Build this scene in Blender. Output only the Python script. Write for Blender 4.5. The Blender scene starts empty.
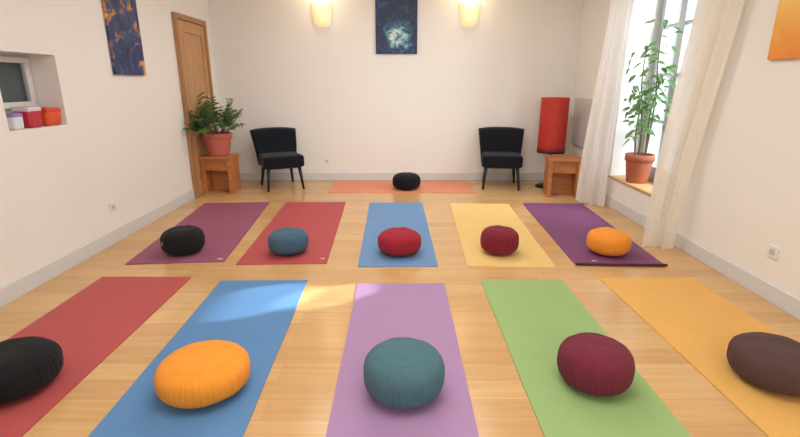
import bpy, bmesh, math, random
from mathutils import Vector, Matrix, noise
random.seed(7)
S = bpy.context.scene
COL = S.collection
PI = math.pi

# ------------------------------------------------------------------ camera
F = 470.0; TH = math.atan(136.0/F); H = 1.38
cam = bpy.data.cameras.new('camera'); co = bpy.data.objects.new('camera', cam); COL.objects.link(co)
co.location = (0, 0, H); co.rotation_euler = (PI/2-TH, 0, 0)
cam.sensor_width = 36; cam.lens = F/800*36; cam.clip_start = .02
S.camera = co
try:
    S.view_settings.view_transform = 'Standard'
    S.view_settings.look = 'None'
except Exception: pass

def ray(px, py):
    a = (px-400)/F; b = (218.5-py)/F
    return Vector((a, math.cos(TH)+b*math.sin(TH), -math.sin(TH)+b*math.cos(TH)))
def ground(px, py, z=0.0):
    r = ray(px, py); t = (z-H)/r.z
    return Vector((r.x*t, r.y*t, z))
def onX(px, py, X):
    r = ray(px, py); t = X/r.x
    return Vector((X, r.y*t, H+r.z*t))
def onY(px, py, Y):
    r = ray(px, py); t = Y/r.y
    return Vector((r.x*t, Y, H+r.z*t))
def depth(y, z): return y*math.cos(TH)+(H-z)*math.sin(TH)

# ------------------------------------------------------------------ materials
def s2l(c):
    c = c/255.0
    return c/12.92 if c <= .04045 else ((c+.055)/1.055)**2.4
def rgb(r, g, b): return (s2l(r), s2l(g), s2l(b), 1)

def new_mat(name):
    m = bpy.data.materials.new(name); m.use_nodes = True
    nt = m.node_tree; b = nt.nodes['Principled BSDF']
    return m, nt, b
def simple(name, col, rough=.6, bump=0, bscale=200, var=0, vscale=8, metal=0, spec=.5, sheen=0):
    m, nt, b = new_mat(name); N = nt.nodes; L = nt.links
    b.inputs['Base Color'].default_value = col; b.inputs['Roughness'].default_value = rough
    b.inputs['Metallic'].default_value = metal; b.inputs['Specular IOR Level'].default_value = spec
    if sheen: b.inputs['Sheen Weight'].default_value = sheen
    tc = N.new('ShaderNodeTexCoord')
    if var:
        n = N.new('ShaderNodeTexNoise'); n.inputs['Scale'].default_value = vscale; n.inputs['Detail'].default_value = 6
        L.new(tc.outputs['Object'], n.inputs['Vector'])
        r = N.new('ShaderNodeMapRange'); r.inputs['To Min'].default_value = 1-var; r.inputs['To Max'].default_value = 1+var
        L.new(n.outputs['Fac'], r.inputs['Value'])
        mx = N.new('ShaderNodeVectorMath'); mx.operation = 'SCALE'
        mx.inputs[0].default_value = col[:3]; L.new(r.outputs['Result'], mx.inputs['Scale'])
        L.new(mx.outputs['Vector'], b.inputs['Base Color'])
    if bump:
        n2 = N.new('ShaderNodeTexNoise'); n2.inputs['Scale'].default_value = bscale; n2.inputs['Detail'].default_value = 3
        L.new(tc.outputs['Object'], n2.inputs['Vector'])
        bp = N.new('ShaderNodeBump'); bp.inputs['Strength'].default_value = bump; bp.inputs['Distance'].default_value = .004
        L.new(n2.outputs['Fac'], bp.inputs['Height']); L.new(bp.outputs['Normal'], b.inputs['Normal'])
    return m
def wood(name, c1, c2, axis='Z', rough=.45, scale=14):
    m, nt, b = new_mat(name); N = nt.nodes; L = nt.links
    tc = N.new('ShaderNodeTexCoord'); mp = N.new('ShaderNodeMapping')
    sc = [scale]*3; sc['XYZ'.index(axis)] = scale*.08
    mp.inputs['Scale'].default_value = sc
    L.new(tc.outputs['Object'], mp.inputs['Vector'])
    n = N.new('ShaderNodeTexNoise'); n.inputs['Scale'].default_value = 2; n.inputs['Detail'].default_value = 8; n.inputs['Distortion'].default_value = 1.2
    L.new(mp.outputs['Vector'], n.inputs['Vector'])
    cr = N.new('ShaderNodeValToRGB'); cr.color_ramp.elements[0].position = .3; cr.color_ramp.elements[0].color = c1
    cr.color_ramp.elements[1].position = .7; cr.color_ramp.elements[1].color = c2
    L.new(n.outputs['Fac'], cr.inputs['Fac']); L.new(cr.outputs['Color'], b.inputs['Base Color'])
    b.inputs['Roughness'].default_value = rough
    return m

def floor_mat():
    m, nt, b = new_mat('oak_planks'); N = nt.nodes; L = nt.links
    tc = N.new('ShaderNodeTexCoord')
    br = N.new('ShaderNodeTexBrick')
    br.inputs['Scale'].default_value = 1; br.inputs['Brick Width'].default_value = 1.6; br.inputs['Row Height'].default_value = .14
    br.inputs['Mortar Size'].default_value = .0014; br.inputs['Mortar Smooth'].default_value = .3; br.offset = .37; br.offset_frequency = 2
    br.inputs['Color1'].default_value = (0, 0, 0, 1); br.inputs['Color2'].default_value = (1, 1, 1, 1); br.inputs['Mortar'].default_value = (.5, .5, .5, 1)
    L.new(tc.outputs['Object'], br.inputs['Vector'])
    cr = N.new('ShaderNodeValToRGB'); e = cr.color_ramp.elements
    e[0].color = rgb(207, 163, 108); e[1].color = rgb(219, 178, 122)
    L.new(br.outputs['Color'], cr.inputs['Fac'])
    mp = N.new('ShaderNodeMapping'); mp.inputs['Scale'].default_value = (1.2, 24, 1); L.new(tc.outputs['Object'], mp.inputs['Vector'])
    n = N.new('ShaderNodeTexNoise'); n.inputs['Scale'].default_value = 1.5; n.inputs['Detail'].default_value = 8; n.inputs['Distortion'].default_value = .8
    L.new(mp.outputs['Vector'], n.inputs['Vector'])
    cr2 = N.new('ShaderNodeValToRGB'); cr2.color_ramp.elements[0].position = .3; cr2.color_ramp.elements[0].color = (.89, .865, .84, 1)
    cr2.color_ramp.elements[1].position = .7; cr2.color_ramp.elements[1].color = (1.02, 1.02, 1.02, 1)
    L.new(n.outputs['Fac'], cr2.inputs['Fac'])
    mx = N.new('ShaderNodeMix'); mx.data_type = 'RGBA'; mx.blend_type = 'MULTIPLY'; mx.inputs['Factor'].default_value = 1
    L.new(cr.outputs['Color'], mx.inputs['A']); L.new(cr2.outputs['Color'], mx.inputs['B'])
    mx2 = N.new('ShaderNodeMix'); mx2.data_type = 'RGBA'; mx2.inputs['B'].default_value = rgb(168, 122, 80)
    mf = N.new('ShaderNodeMath'); mf.operation = 'MULTIPLY'; mf.inputs[1].default_value = .4
    L.new(br.outputs['Fac'], mf.inputs[0]); L.new(mf.outputs[0], mx2.inputs['Factor']); L.new(mx.outputs['Result'], mx2.inputs['A'])
    L.new(mx2.outputs['Result'], b.inputs['Base Color'])
    b.inputs['Roughness'].default_value = .19
    return m

def mat_mat(name, col):
    m = simple(name, col, .62, bump=.18, bscale=240, spec=.3)
    nt = m.node_tree; N = nt.nodes; L = nt.links; b = N['Principled BSDF']
    tc = N.new('ShaderNodeTexCoord')
    v = N.new('ShaderNodeTexVoronoi'); v.inputs['Scale'].default_value = 170; L.new(tc.outputs['Object'], v.inputs['Vector'])
    n = N.new('ShaderNodeTexNoise'); n.inputs['Scale'].default_value = 4; n.inputs['Detail'].default_value = 4; L.new(tc.outputs['Object'], n.inputs['Vector'])
    a = N.new('ShaderNodeMapRange'); a.inputs['To Min'].default_value = 1.02; a.inputs['To Max'].default_value = .95; L.new(v.outputs['Distance'], a.inputs['Value'])
    c = N.new('ShaderNodeMapRange'); c.inputs['To Min'].default_value = .94; c.inputs['To Max'].default_value = 1.06; L.new(n.outputs['Fac'], c.inputs['Value'])
    ml = N.new('ShaderNodeMath'); ml.operation = 'MULTIPLY'; L.new(a.outputs['Result'], ml.inputs[0]); L.new(c.outputs['Result'], ml.inputs[1])
    mx = N.new('ShaderNodeVectorMath'); mx.operation = 'SCALE'; mx.inputs[0].default_value = col[:3]; L.new(ml.outputs[0], mx.inputs['Scale'])
    L.new(mx.outputs['Vector'], b.inputs['Base Color'])
    return m
def fabric(name, col, sheen=.06):
    return simple(name, col, .92, bump=.10, bscale=500, var=.08, vscale=20, spec=.12, sheen=sheen)

def painting_mat(name, stops, scale=4, distort=2, swirl=None, grad=None, base=-.08):
    m, nt, b = new_mat(name); N = nt.nodes; L = nt.links
    tc = N.new('ShaderNodeTexCoord')
    n = N.new('ShaderNodeTexNoise'); n.inputs['Scale'].default_value = scale; n.inputs['Detail'].default_value = 7; n.inputs['Distortion'].default_value = distort
    L.new(tc.outputs['Object'], n.inputs['Vector'])
    val = n.outputs['Fac']
    if swirl:
        c, rad, wid, amt = swirl
        d = N.new('ShaderNodeVectorMath'); d.operation = 'DISTANCE'; d.inputs[1].default_value = c
        L.new(tc.outputs['Object'], d.inputs[0])
        s1 = N.new('ShaderNodeMath'); s1.operation = 'SUBTRACT'; s1.inputs[1].default_value = rad; L.new(d.outputs['Value'], s1.inputs[0])
        s2 = N.new('ShaderNodeMath'); s2.operation = 'ABSOLUTE'; L.new(s1.outputs[0], s2.inputs[0])
        mr = N.new('ShaderNodeMapRange'); mr.inputs['From Min'].default_value = 0; mr.inputs['From Max'].default_value = wid
        mr.inputs['To Min'].default_value = amt; mr.inputs['To Max'].default_value = base
        L.new(s2.outputs[0], mr.inputs['Value'])
        ad = N.new('ShaderNodeMath'); ad.operation = 'ADD'; L.new(val, ad.inputs[0]); L.new(mr.outputs['Result'], ad.inputs[1]); val = ad.outputs[0]
    if grad:
        sx = N.new('ShaderNodeSeparateXYZ'); L.new(tc.outputs['Object'], sx.inputs[0])
        ml = N.new('ShaderNodeMath'); ml.operation = 'MULTIPLY_ADD'; ml.inputs[1].default_value = grad[0]; ml.inputs[2].default_value = grad[1]
        L.new(sx.outputs['Z'], ml.inputs[0])
        ad = N.new('ShaderNodeMath'); ad.operation = 'ADD'; L.new(val, ad.inputs[0]); L.new(ml.outputs[0], ad.inputs[1]); val = ad.outputs[0]
    cr = N.new('ShaderNodeValToRGB'); el = cr.color_ramp.elements
    while len(el) < len(stops): el.new(.5)
    for i, (p, c) in enumerate(stops): el[i].position = p; el[i].color = c
    L.new(val, cr.inputs['Fac']); L.new(cr.outputs['Color'], b.inputs['Base Color'])
    b.inputs['Roughness'].default_value = .5
    return m

def curtain_mat(name, col, sheer):
    m, nt, b = new_mat(name); N = nt.nodes; L = nt.links
    d = N.new('ShaderNodeBsdfDiffuse'); d.inputs['Color'].default_value = col
    t = N.new('ShaderNodeBsdfTranslucent'); t.inputs['Color'].default_value = col
    tr = N.new('ShaderNodeBsdfTransparent')
    m1 = N.new('ShaderNodeMixShader'); m1.inputs[0].default_value = .36; L.new(d.outputs[0], m1.inputs[1]); L.new(t.outputs[0], m1.inputs[2])
    m2 = N.new('ShaderNodeMixShader'); m2.inputs[0].default_value = sheer; L.new(m1.outputs[0], m2.inputs[1]); L.new(tr.outputs[0], m2.inputs[2])
    L.new(m2.outputs[0], N['Material Output'].inputs['Surface'])
    return m
def leaf_mat(name, col, tr=.35):
    m = simple(name, col, .45, var=.3, vscale=18)
    nt = m.node_tree; N = nt.nodes; L = nt.links
    t = N.new('ShaderNodeBsdfTranslucent'); t.inputs['Color'].default_value = tuple(min(1, c*1.4) for c in col[:3])+(1,)
    mx = N.new('ShaderNodeMixShader'); mx.inputs[0].default_value = tr
    L.new(N['Principled BSDF'].outputs[0], mx.inputs[1]); L.new(t.outputs[0], mx.inputs[2]); L.new(mx.outputs[0], N['Material Output'].inputs['Surface'])
    return m
def glass_mat():
    m, nt, b = new_mat('window_glass'); N = nt.nodes; L = nt.links
    g = N.new('ShaderNodeBsdfGlossy'); g.inputs['Roughness'].default_value = .02
    tr = N.new('ShaderNodeBsdfTransparent'); tr.inputs['Color'].default_value = (.95, .98, 1, 1)
    mx = N.new('ShaderNodeMixShader'); mx.inputs[0].default_value = .06; L.new(tr.outputs[0], mx.inputs[1]); L.new(g.outputs[0], mx.inputs[2])
    L.new(mx.outputs[0], N['Material Output'].inputs['Surface'])
    return m
def glow_mat(name, base, em, strength):
    m, nt, b = new_mat(name)
    b.inputs['Base Color'].default_value = base; b.inputs['Roughness'].default_value = .4
    b.inputs['Emission Color'].default_value = em; b.inputs['Emission Strength'].default_value = strength
    return m

M = {}
M['wall'] = simple('warm_white_plaster', rgb(240, 237, 231), .9, bump=.08, bscale=40, var=.015, vscale=3)
M['ceiling'] = simple('ceiling_paint', rgb(242, 241, 238), .9, var=.01)
M['floor'] = floor_mat()
M['base'] = simple('white_trim_paint', rgb(216, 217, 217), .5, var=.02)
M['frame'] = simple('window_frame_paint', rgb(200, 206, 210), .45, var=.02)
M['glass'] = glass_mat()
M['darkglass'] = simple('dark_inner_pane', rgb(84, 94, 98), .15, var=.1)
M['doorwood'] = wood('door_wood', rgb(184, 136, 90), rgb(204, 160, 112), 'Z')
M['doorframe'] = wood('door_frame_wood', rgb(160, 112, 70), rgb(184, 138, 92), 'Z')
M['stool'] = wood('stool_wood', rgb(172, 104, 56), rgb(198, 130, 76), 'X')
M['sillwood'] = wood('sill_wood', rgb(196, 150, 100), rgb(220, 176, 124), 'Y')
M['brass'] = simple('brushed_metal', rgb(190, 170, 120), .3, var=.03, metal=1)
M['black'] = fabric('black_upholstery', rgb(24, 26, 34), .1)
M['blackwood'] = simple('black_leg_lacquer', rgb(22, 20, 20), .4, var=.1)
M['terra'] = simple('terracotta', rgb(200, 112, 94), .8, bump=.1, bscale=60, var=.08, vscale=12)
M['terra2'] = simple('brown_terracotta', rgb(172, 100, 72), .8, bump=.1, bscale=60, var=.1, vscale=12)
M['soil'] = simple('potting_soil', rgb(60, 42, 30), .95, bump=.6, bscale=80, var=.3, vscale=40)
M['palmleaf'] = leaf_mat('palm_leaf', rgb(80, 116, 62), .30)
M['ficusleaf'] = leaf_mat('ficus_leaf', rgb(98, 134, 78), .34)
M['stem'] = simple('plant_stem', rgb(104, 90, 62), .8, var=.2, vscale=20)
M['curtain'] = curtain_mat('white_curtain', rgb(249, 246, 242), .09)
M['curtain2'] = curtain_mat('cream_curtain', rgb(250, 244, 233), .07)
M['plastic'] = simple('white_plastic', rgb(232, 230, 224), .4, var=.01)
M['socket'] = simple('socket_recess', rgb(196, 193, 188), .5, var=.03)
M['redshade'] = simple('red_lamp_shade', rgb(186, 46, 36), .55, bump=.1, bscale=150, var=.08, vscale=10)
M['darkred'] = simple('dark_red_band', rgb(104, 30, 28), .6, var=.05)
M['darkmetal'] = simple('dark_metal', rgb(38, 34, 34), .4, var=.05, metal=.6)
M['panel'] = simple('grey_panel', rgb(210, 207, 204), .6, var=.02)
M['sconce'] = glow_mat('frosted_sconce_glass', rgb(242, 222, 180), (1, .74, .38, 1), .55)
M['tagcloth'] = simple('tan_tag_cloth', rgb(150, 128, 92), .8, var=.05)
M['whiteprint'] = simple('white_print', rgb(215, 205, 200), .7, var=.02)

# ------------------------------------------------------------------ mesh helpers
def mobj(name, bm, mat, parent=None, smooth=False, loc=None, sheet=False):
    me = bpy.data.meshes.new(name)
    if not sheet: bmesh.ops.recalc_face_normals(bm, faces=bm.faces[:])
    bm.to_mesh(me); bm.free()
    if mat: me.materials.append(mat)
    if smooth:
        for p in me.polygons: p.use_smooth = True
    o = bpy.data.objects.new(name, me); COL.objects.link(o)
    if parent: o.parent = parent
    if loc is not None: o.location = loc
    return o
def empty(name, loc, rz=0):
    o = bpy.data.objects.new(name, None); COL.objects.link(o)
    o.location = loc; o.rotation_euler = (0, 0, rz); o.empty_display_size = .1
    return o
def tag(o, label, cat, group=None):
    o['label'] = label; o['category'] = cat
    if group: o['group'] = group
    return o
def struct(o): o['kind'] = 'structure'; return o
def BM(): return bmesh.new()
def box(bm, x0, x1, y0, y1, z0, z1, bev=0, seg=2, mtx=None):
    r = bmesh.ops.create_cube(bm, size=1)
    vs = r['verts']
    for v in vs:
        v.co = Vector(((x0+x1)/2+v.co.x*(x1-x0), (y0+y1)/2+v.co.y*(y1-y0), (z0+z1)/2+v.co.z*(z1-z0)))
    if bev:
        es = list({e for v in vs for e in v.link_edges})
        rr = bmesh.ops.bevel(bm, geom=es, offset=bev, segments=seg, affect='EDGES', profile=.6)
        vs = list({v for f in rr['faces'] for v in f.verts} | {v for v in vs if v.is_valid})
    if mtx:
        for v in vs: v.co = mtx @ v.co
    return vs
def lathe(bm, prof, n=40, a0=0, a1=2*PI, center=(0, 0), mod=None):
    full = abs(a1-a0-2*PI) < 1e-6
    rings = []
    cnt = n if full else n+1
    for (r, z) in prof:
        ring = []
        if r < 1e-6:
            ring = [bm.verts.new((center[0], center[1], z))]*cnt
        else:
            for i in range(cnt):
                a = a0+(a1-a0)*i/n
                rr = r*(mod(a, z) if mod else 1)
                ring.append(bm.verts.new((center[0]+rr*math.cos(a), center[1]+rr*math.sin(a), z)))
        rings.append(ring)
    for j in range(len(rings)-1):
        A, B = rings[j], rings[j+1]
        for i in range(n):
            k = (i+1) % cnt
            q = []
            for v in (A[i], A[k], B[k], B[i]):
                if v not in q: q.append(v)
            if len(q) >= 3:
                try: bm.faces.new(q)
                except ValueError: pass
def tube(bm, pts, radii, n=8, caps=True):
    rings = []
    pts = [Vector(p) for p in pts]
    for i, p in enumerate(pts):
        t = (pts[min(i+1, len(pts)-1)]-pts[max(i-1, 0)]).normalized()
        up = Vector((0, 0, 1)) if abs(t.z) < .95 else Vector((1, 0, 0))
        u = t.cross(up).normalized(); w = t.cross(u).normalized()
        r = radii[i] if isinstance(radii, (list, tuple)) else radii
        rings.append([bm.verts.new(p+r*(math.cos(2*PI*k/n)*u+math.sin(2*PI*k/n)*w)) for k in range(n)])
    for a, b in zip(rings, rings[1:]):
        for k in range(n): bm.faces.new((a[k], a[(k+1) % n], b[(k+1) % n], b[k]))
    if caps: bm.faces.new(rings[0]); bm.faces.new(rings[-1][::-1])

# ------------------------------------------------------------------ room
XL, XR, YB, YF, ZC = -2.56, 2.43, 6.80, -1.6, 2.78
TR_ = .50; TL_ = .34
bm = BM(); box(bm, XL-TL_, XR+TR_, YF-.1, YB+.2, -.12, 0); struct(mobj('floor', bm, M['floor']))
bm = BM(); box(bm, XL-TL_, XR+TR_, YF-.1, YB+.2, ZC, ZC+.1); struct(mobj('ceiling', bm, M['ceiling']))
bm = BM(); box(bm, XL, XR, YB, YB+.2, 0, ZC); struct(mobj('wall_back', bm, M['wall']))
bm = BM(); box(bm, XL, XR, YF-.1, YF, 0, ZC); struct(mobj('wall_rear', bm, M['wall']))
def grid_wall(name, x0, x1, ycuts, zcuts, hole):
    bm = BM()
    for i in range(len(ycuts)-1):
        for j in range(len(zcuts)-1):
            if (i, j) in hole: continue
            box(bm, x0, x1, ycuts[i], ycuts[i+1], zcuts[j], zcuts[j+1])
    bmesh.ops.remove_doubles(bm, verts=bm.verts[:], dist=1e-5)
    seen = {}
    for f in bm.faces:
        seen.setdefault(frozenset(f.verts), []).append(f)
    kill = [f for fs in seen.values() if len(fs) > 1 for f in fs]
    bmesh.ops.delete(bm, geom=kill, context='FACES')
    return struct(mobj(name, bm, M['wall']))
NY0, NY1, NZ0, NZ1 = 3.12, 3.68, 1.07, 1.575
grid_wall('wall_left', XL-TL_, XL, [YF-.1, NY0, NY1, YB+.2], [0, NZ0, NZ1, ZC], {(1, 1)})
WY0, WY1, WZ0, WZ1 = 4.05, 5.36, .33, 2.5
grid_wall('wall_right', XR, XR+TR_, [YF-.1, WY0, WY1, YB+.2], [0, WZ0, WZ1, ZC], {(1, 1)})

# baseboards
BH = .115
DY0, DY1, DZ = 5.74, 6.50, 2.08
bm = BM(); box(bm, XL, XL+.016, YF, DY0-.07, 0, BH, .004); box(bm, XL, XL+.016, DY1+.07, YB, 0, BH, .004)
struct(mobj('baseboard_left', bm, M['base']))
bm = BM(); box(bm, XR-.016, XR, YF, YB, 0, BH, .004); struct(mobj('baseboard_right', bm, M['base']))
bm = BM(); box(bm, XL+.016, XR-.016, YB-.016, YB, 0, BH, .004); struct(mobj('baseboard_back', bm, M['base']))

# right window
w = struct(empty('window_1', (XR+.36, 0, 0)))
bm = BM()
fx0, fx1 = -.01, .06
box(bm, fx0, fx1, WY0, WY0+.06, WZ0, WZ1); box(bm, fx0, fx1, WY1-.05, WY1, WZ0, WZ1)
box(bm, fx0, fx1, WY0, WY1, WZ0, WZ0+.06); box(bm, fx0, fx1, WY0, WY1, WZ1-.06, WZ1)
mobj('window_frame', bm, M['frame'], w)
ym = 4.93
for a, b in ((WY0+.05, ym), (ym, WY1-.04)):
    bm = BM(); x0, x1 = -.045, .03
    box(bm, x0, x1, a, a+.055, WZ0+.06, WZ1-.06, .006); box(bm, x0, x1, b-.055, b, WZ0+.06, WZ1-.06, .006)
    box(bm, x0, x1, a+.045, b-.045, WZ0+.06, WZ0+.17, .006); box(bm, x0, x1, a+.045, b-.045, WZ1-.14, WZ1-.06, .006)
    for zz in (.98, 1.46, 1.94): box(bm, x0+.015, x1-.01, a+.045, b-.045, zz-.016, zz+.016)
    s = mobj('window_sash', bm, M['frame'], w)
    bm = BM(); box(bm, -.003, .003, a+.05, b-.05, WZ0+.165, WZ1-.135); mobj('window_pane', bm, M['glass'], s)
bm = BM(); box(bm, -.36-.02, -.012, WY0+.002, WY1-.002, WZ0, WZ0+.022, .005); mobj('window_sill', bm, M['sillwood'], w)

# niche window
w = struct(empty('window_2', (XL-.21, 0, 0)))
bm = BM()
box(bm, -.04, 0, NY0, NY1, NZ0, 1.235); box(bm, -.04, 0, NY0, NY1, 1.525, NZ1)
box(bm, -.04, 0, NY0, NY0+.05, 1.235, 1.525); box(bm, -.04, 0, NY1-.05, NY1, 1.235, 1.525)
mobj('window_frame', bm, M['frame'], w)
bm = BM()
box(bm, 0, .022, NY0+.01, NY1-.01, 1.20, 1.245, .005); box(bm, 0, .022, NY0+.01, NY1-.01, 1.515, 1.555, .005)
box(bm, 0, .022, NY1-.06, NY1-.01, 1.245, 1.515, .005); box(bm, 0, .022, NY0+.01, NY0+.06, 1.245, 1.515, .005)
mobj('window_sash', bm, M['plastic'], w)
bm = BM(); box(bm, -.03, -.02, NY0+.05, NY1-.05, 1.235, 1.525); mobj('window_pane', bm, M['darkglass'], w)
bm = BM(); box(bm, -.13, -.04, NY0, NY1, NZ0, NZ1); mobj('window_backing', bm, M['wall'], w)

# door on left wall
d = struct(empty('door_1', (XL, (DY0+DY1)/2, 0)))
hw = (DY1-DY0)/2
bm = BM(); box(bm, 0, .045, -hw-.06, -hw, 0, DZ+.06, .006); box(bm, 0, .045, hw, hw+.06, 0, DZ+.06, .006); box(bm, 0, .045, -hw, hw, DZ, DZ+.06, .006)
mobj('door_frame', bm, M['doorframe'], d)
bm = BM()
box(bm, 0, .014, -hw+.004, hw-.004, .01, DZ-.004)
st = .1
box(bm, 0, .027, -hw+.004, -hw+st, .01, DZ-.004, .003); box(bm, 0, .027, hw-st, hw-.004, .01, DZ-.004, .003)
for z0, z1 in ((.01, .2), (.82, .94), (DZ-.13, DZ-.004)): box(bm, 0, .027, -hw+st-.01, hw-st+.01, z0, z1, .003)
for z0, z1 in ((.235, .785), (.975, DZ-.165)): box(bm, 0, .020, -hw+st+.035, hw-st-.035, z0, z1, .005)
lf = mobj('door_leaf', bm, M['doorwood'], d)
bm = BM(); box(bm, .027, .034, -hw+.035, -hw+.065, .93, 1.13, .003); tube(bm, [(.03, -hw+.05, 1.05), (.08, -hw+.05, 1.05), (.085, -hw+.07, 1.05), (.085, -hw+.16, 1.045)], .008)
mobj('door_handle', bm, M['brass'], lf, True)

# ------------------------------------------------------------------ outlets
def outlet(loc, rz, label):
    t = empty('power_outlet', loc, rz); tag(t, label, 'power outlet', 'wall outlets')
    bm = BM(); box(bm, -.04, .04, -.012, 0, -.04, .04, .005); mobj('cover_plate', bm, M['plastic'], t)
    bm = BM(); bmesh.ops.create_cone(bm, cap_ends=True, segments=20, radius1=.021, radius2=.021, depth=.004, matrix=Matrix.Translation((0, -.013, 0)) @ Matrix.Rotation(PI/2, 4, 'X'))
    mobj('socket', bm, M['socket'], t)
p = onX(112, 207, XL); outlet((XL, p.y, p.z), PI/2, 'white power outlet low on the left wall above the baseboard')
p = onX(774, 252, XR); outlet((XR, p.y, p.z), -PI/2, 'white power outlet on the right wall below the yellow painting')
p = onY(327, 161, YB); outlet((p.x, YB, p.z), 0, 'white power outlet on the back wall beside the left armless chair')

# ------------------------------------------------------------------ yoga mats
def yoga_mat(quad, col, label, group, length=None, tagpos=None, curl=0):
    TL, TR, BR, BL = [ground(*q) for q in quad]
    T = (TL+TR)/2; B = (BL+BR)/2; ax = T-B
    L = ax.length; ax.normalize()
    if length:
        L = length; B = T-ax*L
    W = (((TR-TL).length)+((BR-BL).length))/2
    C = (T+B)/2; rz = math.atan2(-ax.x, ax.y)
    m = mat_mat('mat_foam', rgb(*col))
    bm = BM()
    th = .006; n = 48
    rows = []
    for i in range(n+1):
        v = i/n; y = (v-.5)*L
        e = min(v, 1-v)*L
        lift = curl*max(0, 1-e/.09)**2 if curl else 0
        row = []
        for j in range(7):
            u = j/6; x = (u-.5)*W
            wob = .0012*noise.noise((x*3+C.x*7, y*3+C.y*5, 0))
            row.append((x+.003*noise.noise((y*2, C.x, 3)), y, max(0, wob)+lift))
        rows.append(row)
    top = [[bm.verts.new((x, y, z+th)) for x, y, z in r] for r in rows]
    bot = [[bm.verts.new((x, y, z)) for x, y, z in r] for r in rows]
    for i in range(n):
        for j in range(6):
            bm.faces.new((top[i][j], top[i][j+1], top[i+1][j+1], top[i+1][j]))
            bm.faces.new((bot[i][j], bot[i+1][j], bot[i+1][j+1], bot[i][j+1]))
        bm.faces.new((top[i][0], top[i+1][0], bot[i+1][0], bot[i][0]))
        bm.faces.new((top[i][6], bot[i][6], bot[i+1][6], top[i+1][6]))
    for j in range(6):
        bm.faces.new((top[0][j], bot[0][j], bot[0][j+1], top[0][j+1]))
        bm.faces.new((top[n][j], top[n][j+1], bot[n][j+1], bot[n][j]))
    o = mobj('yoga_mat', bm, m, None, False, (C.x, C.y, 0)); o.rotation_euler.z = rz
    tag(o, label, 'yoga mat', group)
    if tagpos:
        u, v, s = tagpos
        bm = BM(); x = (u-.5)*W; y = (v-.5)*L
        box(bm, x-s, x+s, y-s*.6, y+s*.6, th+.001, th+.0025)
        mobj('printed_tag', bm, M['whiteprint'], o)
    return o
GB, GF = 'yoga mats of the back row', 'yoga mats of the front row'
yoga_mat([(204, 203), (271, 203), (220, 264), (130, 263)], (152, 86, 112), 'plum purple yoga mat under the round black cushion with a tag', GB, tagpos=(.94, .03, .02))
yoga_mat([(284, 203), (348, 202), (323, 265), (240, 264)], (182, 80, 82), 'red yoga mat under the small slate blue cushion', GB, tagpos=(.94, .05, .016))
yoga_mat([(369, 203), (423, 203), (437, 267), (359, 267)], (108, 146, 190), 'blue yoga mat under the bright red cushion', GB)
yoga_mat([(447, 204), (511, 204), (551, 267), (472, 268)], (232, 196, 124), 'pale yellow yoga mat under the small burgundy cushion in the back row', GB)
ym5 = yoga_mat([(522, 205), (584, 204), (662, 266), (580, 267)], (126, 74, 114), 'violet yoga mat with a darker curled near edge under the small orange cushion', GB, tagpos=(.25, .05, .016), curl=.012)
yoga_mat([(102, 278), (192, 277), (22, 437), (-140, 437)], (186, 86, 86), 'red yoga mat under the large black cushion at the left', GF, 1.83)
yoga_mat([(218, 281), (311, 281), (237, 437), (95, 437)], (92, 138, 186), 'blue yoga mat under the large orange cushion', GF, 1.83)
yoga_mat([(357, 284), (445, 284), (478, 437), (327, 437)], (172, 136, 176), 'lilac yoga mat under the large teal cushion', GF, 1.83)
yoga_mat([(480, 281), (563, 281), (690, 437), (545, 437)], (152, 182, 118), 'green yoga mat under the large burgundy cushion', GF, 1.83)
yoga_mat([(600, 280), (691, 277), (935, 437), (770, 437)], (230, 178, 98), 'golden yellow yoga mat under the dark brown cushion', GF, 1.83)
yoga_mat([(334, 181.5), (471, 181.5), (473, 193), (331, 193)], (228, 144, 110), 'coral orange yoga mat laid sideways along the back wall', 'yoga mat facing the rows')
# dark rolled hem along the near end of the violet mat
mw = max(v.co.x for v in ym5.data.vertices); ml_ = min(v.co.y for v in ym5.data.vertices)
bm = BM(); tube(bm, [(-mw, ml_, .0185), (mw, ml_, .0185)], .0085, 10)
mobj('rolled_hem', bm, mat_mat('mat_underside', rgb(92, 44, 72)), ym5, True)

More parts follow.
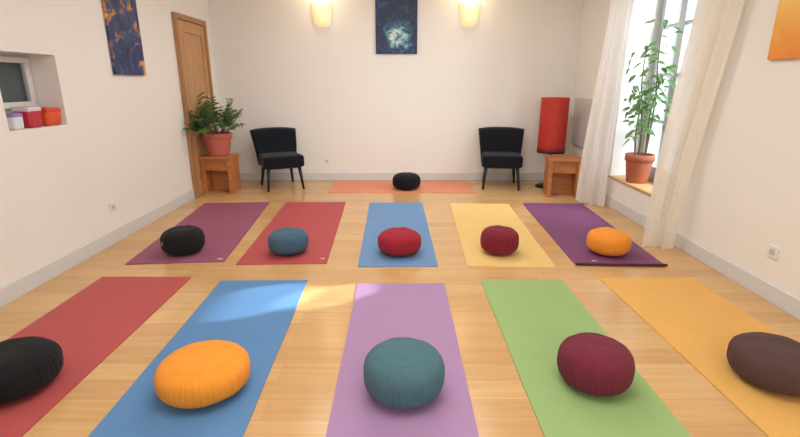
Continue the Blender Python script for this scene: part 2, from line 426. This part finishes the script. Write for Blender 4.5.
# ------------------------------------------------------------------ cushions
def zafu(x0, x1, yt, yb, col, label, tagang=None, npl=40, seed=0, pl=.026):
    cx = (x0+x1)/2
    g = ground(cx, yb, .006)
    R = .17; Hh = .18
    for _ in range(6):
        Yc = g.y+.72*R
        zc = depth(Yc, .55*Hh)
        R = (x1-x0)/2/F*zc*.965
        q = onY(cx, yt, Yc+.60*R)
        Hh = min(max(q.z-.006, .11), .28)
    X = (cx-400)/F*zc
    t = empty('meditation_cushion', (X, Yc, .0085), seed*1.3); tag(t, label, 'cushion', 'round meditation cushions')
    m = fabric('cushion_cotton', rgb(*col))
    na = 440
    e1, e2 = .56, .72
    def pt(tt, a):
        c, s = math.cos(tt), math.sin(tt)
        r = R*abs(c)**e1
        z = Hh/2*(1+math.copysign(abs(s)**e2, s))
        wgt = max(0, math.cos(tt*.95))**.4
        w = abs(math.sin(a*npl/2+.55*math.sin(a*3+seed)+.4*math.sin(a*7+2*seed)+.15*math.sin(tt*3+a*5)))
        amp = pl*(.8+1.1*noise.noise((5*math.cos(a), 5*math.sin(a), seed)))
        r *= 1+amp*wgt*(w**.45-.76)+.008*noise.noise((2*math.cos(a), 2*math.sin(a), seed*3.1))+.010*wgt*noise.noise((4*math.cos(a), 4*math.sin(a), 3*tt+seed))
        if tt > 0: z += .006*noise.noise((3*r*math.cos(a)/R, 3*r*math.sin(a)/R, seed*5.7))*s
        if tt > .9: z -= .005*max(0, 1-r/(R*.5))
        return (r*math.cos(a), r*math.sin(a), max(0, z))
    T0 = 1.10
    def patch(ts):
        bm = BM(); rings = []
        for tt in ts:
            if abs(tt) > PI/2-.001:
                p = pt(math.copysign(PI/2-.0001, tt), 0); rings.append([bm.verts.new((0, 0, p[2]))]*na)
            else: rings.append([bm.verts.new(pt(tt, 2*PI*i/na)) for i in range(na)])
        for A, B in zip(rings, rings[1:]):
            for i in range(na):
                k = (i+1) % na; q = []
                for v in (A[i], A[k], B[k], B[i]):
                    if v not in q: q.append(v)
                bm.faces.new(q)
        return bm
    side = [-PI/2]+[-1.45+i*(T0+1.45)/28 for i in range(29)]
    topp = [T0+i*(PI/2-T0)/11 for i in range(12)]
    mobj('pleated_side', patch(side), m, t, True)
    mobj('top_panel', patch(topp), m, t, True)
    bm = BM(); tube(bm, [pt(T0, 2*PI*i/220) for i in range(221)], .0014, 6, False); mobj('seam_piping', bm, m, t, True)
    if tagang is not None:
        a = tagang-seed*1.3
        bm = BM()
        box(bm, -.004, .004, -.013, .013, -.016, .016, .002, 1, Matrix.Rotation(a, 4, 'Z') @ Matrix.Translation((R*1.0, 0, Hh*.55)))
        mobj('cloth_tag', bm, M['tagcloth'], t)
    return t
zafu(162, 204, 225, 257, (34, 33, 35), 'small black cushion with a tag on the plum purple mat', tagang=-2.3, seed=1)
zafu(268, 309, 227, 257, (72, 102, 124), 'small slate blue cushion on the red back row mat', seed=2)
zafu(377, 422, 227, 258, (158, 44, 54), 'bright red cushion on the blue back row mat', seed=3)
zafu(480, 519, 225, 257, (126, 40, 56), 'small burgundy cushion on the pale yellow mat', seed=4)
zafu(587, 630, 227, 258, (238, 150, 56), 'small orange cushion on the violet mat', seed=5)
zafu(-36, 55, 338, 408, (32, 31, 33), 'large black cushion cut off at the left edge of the photo', seed=6)
zafu(158, 250, 342, 409, (238, 154, 56), 'large orange cushion on the blue front row mat', seed=7, npl=46)
zafu(362, 446, 338, 411, (80, 114, 124), 'large teal cushion on the lilac mat', seed=8)
zafu(558, 632, 333, 399, (116, 46, 62), 'large burgundy cushion on the green mat', seed=9)
zafu(734, 818, 333, 398, (88, 66, 63), 'dark brown cushion on the golden yellow mat', seed=10)
zafu(392, 421, 172, 191, (28, 27, 29), 'small black cushion on the coral orange mat by the back wall', seed=11)

# ------------------------------------------------------------------ chairs
def leg_bm(x, y, dx, dy):
    bm = BM(); tube(bm, [(x, y, .33), (x+dx, y+dy, 0)], [.026, .015], 10); return bm
def make_chair(loc, rz, label):
    t = empty('armless_chair', loc, rz); tag(t, label, 'chair', 'black armless chairs')
    bm = BM(); box(bm, -.265, .265, -.28, .26, .30, .455, .04, 5)
    for v in bm.verts:
        if v.co.z > .4: v.co.z += .014*(1-(v.co.x/.27)**2)*(1-((v.co.y+.02)/.28)**2)
        v.co.x *= 1-.04*max(0, v.co.y)/.24
    mobj('seat', bm, M['black'], t, True)
    bm = BM(); nu, nv = 26, 16
    def P(u, v, side):
        z = .30+.48*v
        wdt = .262+.055*v
        x = wdt*u
        y = .170+.17*v-(.03+.04*math.sin(PI*min(1, v*.9)))*abs(u)**2.4
        edge = max(abs(u)**9, (abs(2*v-1))**12)
        th = (.085-.038*v)*(1-edge)**.5
        z -= .022*v**2*abs(u)**2.5
        return (x, y+side*th, z)
    fr = [[bm.verts.new(P(-1+2*i/nu, j/nv, -1)) for i in range(nu+1)] for j in range(nv+1)]
    bk = [[bm.verts.new(P(-1+2*i/nu, j/nv, 1)) for i in range(nu+1)] for j in range(nv+1)]
    for j in range(nv):
        for i in range(nu):
            bm.faces.new((fr[j][i], fr[j][i+1], fr[j+1][i+1], fr[j+1][i])); bm.faces.new((bk[j][i], bk[j+1][i], bk[j+1][i+1], bk[j][i+1]))
    bmesh.ops.remove_doubles(bm, verts=bm.verts[:], dist=.0006)
    mobj('backrest', bm, M['black'], t, True)
    for x, y, dx, dy in ((-.2, -.21, -.035, -.05), (.2, -.21, .035, -.05), (-.18, .17, -.04, .08), (.18, .17, .04, .08)):
        mobj('leg', leg_bm(x, y, dx, dy), M['blackwood'], t, True)
    bm = BM(); box(bm, -.225, .225, -.24, .2, .285, .32, .006); mobj('seat_frame', bm, M['blackwood'], t)
    return t
ch = make_chair((-1.63, 6.35, 0), math.radians(27), 'black armless upholstered chair beside the potted palm')
c2 = ch.copy(); COL.objects.link(c2); c2.location = (1.38, 6.39, 0); c2.rotation_euler = (0, 0, math.radians(-8))
for k in list(ch.children):
    c = k.copy(); COL.objects.link(c); c.parent = c2
c2['label'] = 'black armless upholstered chair beside the red floor lamp'

# ------------------------------------------------------------------ stools
def make_stool(loc, rz, label):
    t = empty('wooden_stool', loc, rz); tag(t, label, 'stool', 'wooden stools in the corners')
    bm = BM(); box(bm, -.205, .205, -.16, .16, .445, .485, .005); mobj('seat', bm, M['stool'], t)
    for s in (-1, 1):
        bm = BM(); box(bm, s*.170-.025, s*.170+.025, -.15, .15, 0, .445, .004)
        mobj('side_panel', bm, M['stool'], t)
    bm = BM(); box(bm, -.145, .145, .05, .08, .0, .445, .003); mobj('back_panel', bm, M['stool'], t)
    bm = BM(); box(bm, -.145, .145, -.12, -.095, .30, .445, .003); mobj('front_rail', bm, M['stool'], t)
    return t
S1 = (-2.335, 6.05, 0); S2 = (2.05, 5.86, 0)
st1 = make_stool(S1, 0, 'wooden stool under the potted palm by the door')
st2 = st1.copy(); COL.objects.link(st2); st2.location = S2; st2.rotation_euler = (0, 0, math.radians(-8)); st2['label'] = 'empty wooden stool in front of the red floor lamp'
for k in list(st1.children):
    c = k.copy(); COL.objects.link(c); c.parent = st2

# ------------------------------------------------------------------ plants
def pot_bm(r, h):
    bm = BM()
    lathe(bm, [(0, 0), (r*.68, 0), (r*.72, .01), (r*.92, h*.74), (r*.93, h*.76), (r, h*.77), (r*1.0, h*.98), (r*.97, h), (r*.88, h), (r*.86, h*.8), (r*.84, h*.7), (0, h*.7)], 40)
    return bm
def leaf(bm, base, dirv, nrm, L, W, droop=.25):
    dirv = dirv.normalized(); side = dirv.cross(nrm).normalized(); nrm = side.cross(dirv).normalized()
    prof = [(0, .06), (.2, .7), (.45, 1), (.75, .65), (1, .02)]
    rows = []
    for t, wv in prof:
        c = base+dirv*(L*t)-Vector((0, 0, droop*L*t*t))
        rows.append([bm.verts.new(c-side*W/2*wv+nrm*W*.12*wv), bm.verts.new(c), bm.verts.new(c+side*W/2*wv+nrm*W*.12*wv)])
    for a, b in zip(rows, rows[1:]):
        bm.faces.new((a[0], a[1], b[1], b[0])); bm.faces.new((a[1], a[2], b[2], b[1]))

PZ = .4855
t = empty('potted_palm', (S1[0], S1[1], PZ)); tag(t, 'bushy green potted palm on the wooden stool by the door', 'potted plant')
mobj('pot', pot_bm(.185, .28), M['terra'], t, True)
bm = BM(); lathe(bm, [(0, .005), (.155, .0)], 30); bmesh.ops.translate(bm, verts=bm.verts[:], vec=(0, 0, .2)); mobj('soil', bm, M['soil'], t, sheet=True)
bm = BM(); bs = BM()
nf = 34
for k in range(nf):
    az = k*2.39996+random.uniform(-.2, .2)
    lean = random.uniform(.05, .9)
    L = random.uniform(.46, .64)*(1-.24*lean)
    d0 = Vector((math.cos(az)*lean-.05, math.sin(az)*lean-.18, 1)).normalized()
    pts = []; p = Vector((.07*math.cos(az), .07*math.sin(az), .2)); d_ = d0.copy(); ns = 10
    for i in range(ns+1):
        q = p.copy()
        q.x = max(q.x, -.195); pts.append(q)
        p = p+d_*(L/ns); d_ = (d_+Vector((math.cos(az)*.05, math.sin(az)*.05, -.05-.06*lean))).normalized()
    tube(bs, pts, [.005-.0035*i/ns for i in range(ns+1)], 5)
    for i in range(4, ns+1):
        tdir = (pts[min(i+1, ns)]-pts[i-1]).normalized()
        sd = tdir.cross(Vector((0, 0, 1)))
        sd = sd.normalized() if sd.length > .05 else Vector((1, 0, 0))
        for s in (-1, 1):
            dv = (sd*s*.9+tdir*.8+Vector((0, 0, random.uniform(-.2, .3)))).normalized()
            leaf(bm, pts[i], dv, Vector((0, -.5, 1)), random.uniform(.09, .145), random.uniform(.034, .047), .25)
for v in bm.verts:
    v.co.x = max(v.co.x, -.215)
    if v.co.x > .22: v.co.x = .22+(v.co.x-.22)*.3
mobj('foliage', bm, M['palmleaf'], t, sheet=True); mobj('stem', bs, M['stem'], t, True)

PX = Vector((2.545, 4.97, WZ0+.0225))
t = empty('potted_ficus', PX); tag(t, 'tall slender leafy potted plant on the window sill', 'potted plant')
mobj('pot', pot_bm(.145, .30), M['terra2'], t, True)
bm = BM(); lathe(bm, [(0, .005), (.122, .0)], 30); bmesh.ops.translate(bm, verts=bm.verts[:], vec=(0, 0, .215)); mobj('soil', bm, M['soil'], t, sheet=True)
bl = BM()
for k, (dx, dy, hh) in enumerate(((.04, -.02, 1.36), (-.03, -.02, 1.14), (.02, -.05, .92), (-.06, -.03, .80))):
    bs = BM(); pts = []; n = 16
    for i in range(n+1):
        v = i/n
        pts.append(Vector((dx*(1+1.0*v)+.03*math.sin(v*6+k)*v-.06*v*v, dy*(1+1.6*v)+.03*math.cos(v*5+k*2)*v, .2+hh*v)))
    tube(bs, pts, [.011-.007*i/n for i in range(n+1)], 6)
    mobj('stem', bs, M['stem'], t, True)
    for i in range(5, n+1):
        for q in range(random.choice((2, 4, 5, 6)) if i > 7 else random.choice((0, 1, 3))):
            az = random.uniform(0, 2*PI)
            rr = random.uniform(.01, .13)
            base = pts[i]+Vector((math.cos(az)*rr, math.sin(az)*rr, random.uniform(-.05, .05)))
            dv = Vector((math.cos(az), math.sin(az)*.8, random.uniform(-.7, .3)))
            leaf(bl, base, dv, Vector((-.3, -.6, .8)), random.uniform(.07, .115), random.uniform(.04, .057), .35)
for v in bl.verts:
    v.co.x = max(min(v.co.x, .17), -.22); v.co.y = max(min(v.co.y, .11), -.30)
mobj('foliage', bl, M['ficusleaf'], t, sheet=True)

# ------------------------------------------------------------------ red floor lamp
lx, ly = 2.04, 6.36
t = empty('floor_lamp', (lx, ly, 0)); tag(t, 'floor lamp with a tall red drum shade behind the wooden stool', 'floor lamp')
bm = BM(); lathe(bm, [(0, 0), (.17, 0), (.17, .015), (.14, .03), (.03, .045), (0, .045)], 40); mobj('base', bm, M['darkmetal'], t, True)
bm = BM(); tube(bm, [(0, 0, .04), (0, 0, 1.14)], .012, 10); mobj('pole', bm, M['darkmetal'], t, True)
RS = .180
bm = BM(); lathe(bm, [(RS-.004, .53), (RS-.001, .53), (RS, .534), (RS, .56), (RS, 1.16), (RS, 1.186), (RS-.001, 1.19), (RS-.004, 1.19), (RS-.005, 1.18), (RS-.005, .54), (RS-.004, .53)], 48); mobj('lamp_shade', bm, M['redshade'], t, True)
bm = BM(); lathe(bm, [(RS+.001, .47), (RS+.004, .47), (RS+.004, .535), (RS+.001, .535), (RS+.001, .47)], 48)
for a in (0, PI/2): tube(bm, [(RS*math.cos(a), RS*math.sin(a), .49), (-RS*math.cos(a), -RS*math.sin(a), .49)], .004, 6)
mobj('shade_ring', bm, M['darkred'], t, True)

# grey panel on the right wall in the corner
t = empty('wall_panel', (XR, 6.30, .0)); tag(t, 'pale grey flat panel mounted on the right wall behind the red lamp', 'wall panel')
bm = BM(); box(bm, -.035, 0, -.30, .34, .56, 1.18, .008); mobj('panel_body', bm, M['panel'], t)

# ------------------------------------------------------------------ paintings
def painting(name_lbl, loc, rz, w_, h_, mat):
    t = empty('wall_painting', loc, rz); tag(t, name_lbl, 'painting', 'paintings on the walls')
    bm = BM(); box(bm, -w_/2, w_/2, -.028, -.004, 0, h_, .003); mobj('canvas', bm, mat, t)
    bm = BM(); box(bm, -w_/2+.02, w_/2-.02, -.006, 0, .02, h_-.02); mobj('stretcher_bar', bm, M['stool'], t)
navy = [(.30, rgb(20, 28, 62)), (.46, rgb(34, 52, 100)), (.56, rgb(52, 74, 120)), (.62, rgb(184, 120, 60)), (.70, rgb(222, 170, 90))]
a = onX(113, 76, XL); b = onX(143.5, 74, XL)
painting('tall narrow navy abstract painting with golden flecks on the left wall', (XL, (a.y+b.y)/2, (a.z+b.z)/2), PI/2, abs(b.y-a.y), .82, painting_mat('navy_gold_paint', navy, 6, 1.2))
a = onY(376, 54, YB); b = onY(417, 54, YB)
teal = [(.20, rgb(18, 26, 52)), (.42, rgb(30, 48, 86)), (.56, rgb(48, 100, 130)), (.68, rgb(120, 168, 172)), (.80, rgb(216, 226, 218))]
painting('dark blue abstract painting with a pale swirl centred on the back wall', ((a.x+b.x)/2, YB, a.z), 0, b.x-a.x, .80, painting_mat('teal_swirl_paint', teal, 7, 2.2, swirl=((0.02, -.02, .22), .07, .18, .26), base=-.16))
a = onX(771, 60, XR)
yel = [(.2, rgb(226, 120, 44)), (.45, rgb(236, 156, 60)), (.65, rgb(244, 192, 90)), (.9, rgb(248, 222, 150))]
painting('yellow and orange abstract painting on the right wall', (XR, a.y-.35, a.z), -PI/2, .70, .80, painting_mat('yellow_paint', yel, 1.3, .6, grad=(1.1, -.14)))

# ------------------------------------------------------------------ sconces
def sconce(px, label):
    p = onY(px, 27, YB)
    t = empty('wall_sconce', (p.x, YB, p.z)); tag(t, label, 'wall lamp', 'lit wall sconces')
    bm = BM()
    def flute(a, z): return .92*(1+.04*(abs(math.cos(a*4.5))**.7-.5)*min(1, z/.1))
    pr = [(.0, 0), (.06, .004), (.098, .02), (.122, .06), (.134, .13), (.145, .21), (.158, .285), (.152, .288), (.138, .21), (.126, .13), (.114, .06), (.09, .03), (0, .015)]
    lathe(bm, pr, 72, PI, 2*PI, mod=flute)
    for v in bm.verts: v.co.y *= .72
    mobj('lamp_shade', bm, M['sconce'], t, True)
    bm = BM(); box(bm, -.03, .03, -.012, 0, .06, .2, .003); mobj('mount', bm, M['plastic'], t)
    l = bpy.data.lights.new('sconce_bulb', 'POINT'); l.energy = 4; l.color = (1, .74, .45); l.shadow_soft_size = .08
    lo = bpy.data.objects.new('sconce_bulb', l); COL.objects.link(lo); lo.location = (p.x, YB-.20, p.z+.38)
sconce(322.5, 'lit frosted wall sconce to the left of the blue swirl painting')
sconce(469, 'lit frosted wall sconce to the right of the blue swirl painting')

# ------------------------------------------------------------------ niche boxes
def tub(y, r, h, col, lid, label):
    t = empty('storage_box', (XL-.09, y, NZ0)); tag(t, label, 'box', 'boxes in the wall niche')
    bm = BM(); box(bm, -r, r, -r, r, 0, h, r*.42, 5)
    for v in bm.verts:
        k = .92+.08*v.co.z/h; v.co.x *= k; v.co.y *= k
    mobj('box_body', bm, simple('box_plastic', rgb(*col), .4, var=.06), t, True)
    bm = BM(); box(bm, -r*.98, r*.98, -r*.98, r*.98, h-.022, h+.016, .016, 4)
    mobj('lid', bm, simple('box_lid', rgb(*lid), .4, var=.04), t, True)
tub(3.275, .046, .095, (226, 228, 236), (150, 130, 190), 'small white box with a purple lid at the near end of the wall niche')
tub(3.415, .066, .130, (190, 48, 66), (226, 214, 222), 'crimson box with a pale lid in the middle of the wall niche')
tub(3.582, .080, .115, (222, 86, 42), (210, 70, 42), 'orange red box at the far end of the wall niche')

# ------------------------------------------------------------------ curtains
def curtain(tA, tB, bA, bB, z1, nf, amp, label, mat, irr=0):
    bm = BM(); nu, nv = 140, 40
    tA, tB, bA, bB = map(lambda p: Vector((p[0], p[1], 0)), (tA, tB, bA, bB))
    rows = []
    for j in range(nv+1):
        v = j/nv; z = .004+(z1-.004)*(1-v)
        s = v*v*(3-2*v)
        A = tA.lerp(bA, s); B = tB.lerp(bB, s)
        dr = (B-A).normalized(); nr = Vector((-dr.y, dr.x, 0))
        row = []
        for i in range(nu+1):
            u = i/nu
            ph = u*nf*2*PI
            env = .5+1.1*noise.noise((u*3.1+irr, v*1.4, irr))
            off = amp*(.6+.5*v)*env*math.sin(ph+1.3*math.sin(v*2.2+u*4+irr))+.22*amp*math.sin(ph*1.7+v*2.5)
            p = A.lerp(B, u)+nr*off
            p.x = min(p.x, XR-.022)
            row.append(bm.verts.new((p.x, p.y, z)))
        rows.append(row)
    for a, b in zip(rows, rows[1:]):
        for i in range(nu): bm.faces.new((a[i], a[i+1], b[i+1], b[i]))
    o = mobj('curtain', bm, mat, None, True, sheet=True)
    tag(o, label, 'curtain', 'light curtains at the window')
curtain((2.27, 5.52), (2.36, 5.14), (2.10, 5.52), (2.35, 5.24), 2.62, 3.2, .04, 'white curtain at the far side of the window beside the red lamp', M['curtain'], .3)
curtain((2.32, 3.95), (2.37, 3.46), (2.125, 3.90), (2.35, 3.80), 2.62, 2.2, .045, 'cream curtain at the near side of the window beside the yellow painting', M['curtain2'], 2.7)
t = empty('curtain_rod', (2.33, 4.55, 2.63)); tag(t, 'dark curtain rod above the window', 'curtain rod')
bm = BM(); tube(bm, [(0, -1.15, 0), (0, 1.15, 0)], .012, 10); mobj('rod', bm, M['darkmetal'], t, True)
for y in (-1.05, 1.05):
    bm = BM(); tube(bm, [(0, y, 0), (.1, y, 0)], .008, 8); mobj('bracket', bm, M['darkmetal'], t, True)

# ------------------------------------------------------------------ light
def area(name, loc, target, sx, sy, e, col):
    l = bpy.data.lights.new(name, 'AREA'); l.shape = 'RECTANGLE'; l.size = sx; l.size_y = sy; l.energy = e; l.color = col
    o = bpy.data.objects.new(name, l); COL.objects.link(o); o.location = loc
    o.rotation_euler = (Vector(target)-Vector(loc)).to_track_quat('-Z', 'Y').to_euler()
area('ceiling_fill', (0, 4.6, ZC-.03), (0, 4.6, 0), 2.2, 1.6, 45, (1, .99, .97))  # added soft fill under the ceiling, no lamp fitting there
area('ceiling_fill', (0, 1.6, ZC-.03), (0, 1.6, 0), 2.2, 1.6, 42, (1, .99, .97))  # second added overhead fill, nearer the camera
area('rear_fill', (0.6, YF+.05, 1.7), (0, 4, 1.1), 2.4, 1.5, 56, (.97, .99, 1))  # added fill behind the camera, the rear wall has no window
area('sky_light', (4.6, 3.0, 2.9), (1.2, 5.0, .9), 2.0, 2.0, 430, (.94, .975, 1))
# narrow sunbeams through the window
def beam(px, py, deg, e, bl=.18):
    sp = bpy.data.lights.new('sunbeam', 'SPOT'); sp.energy = e; sp.spot_size = math.radians(deg); sp.spot_blend = bl; sp.shadow_soft_size = .03; sp.color = (1, .98, .96)
    so = bpy.data.objects.new('sunbeam', sp); COL.objects.link(so)
    tgt = ground(px, py); src = tgt+Vector((2.9, 1.35, 1.45))*2.0
    so.location = src; so.rotation_euler = (tgt-src).to_track_quat('-Z', 'Y').to_euler()
beam(328, 296, 2.6, 4600)
beam(252, 302, 3.6, 4600)
wd = bpy.data.worlds.new('sky'); S.world = wd; wd.use_nodes = True
bg = wd.node_tree.nodes['Background']
bg.inputs['Color'].default_value = (.66, .82, .95, 1); bg.inputs['Strength'].default_value = 1.35
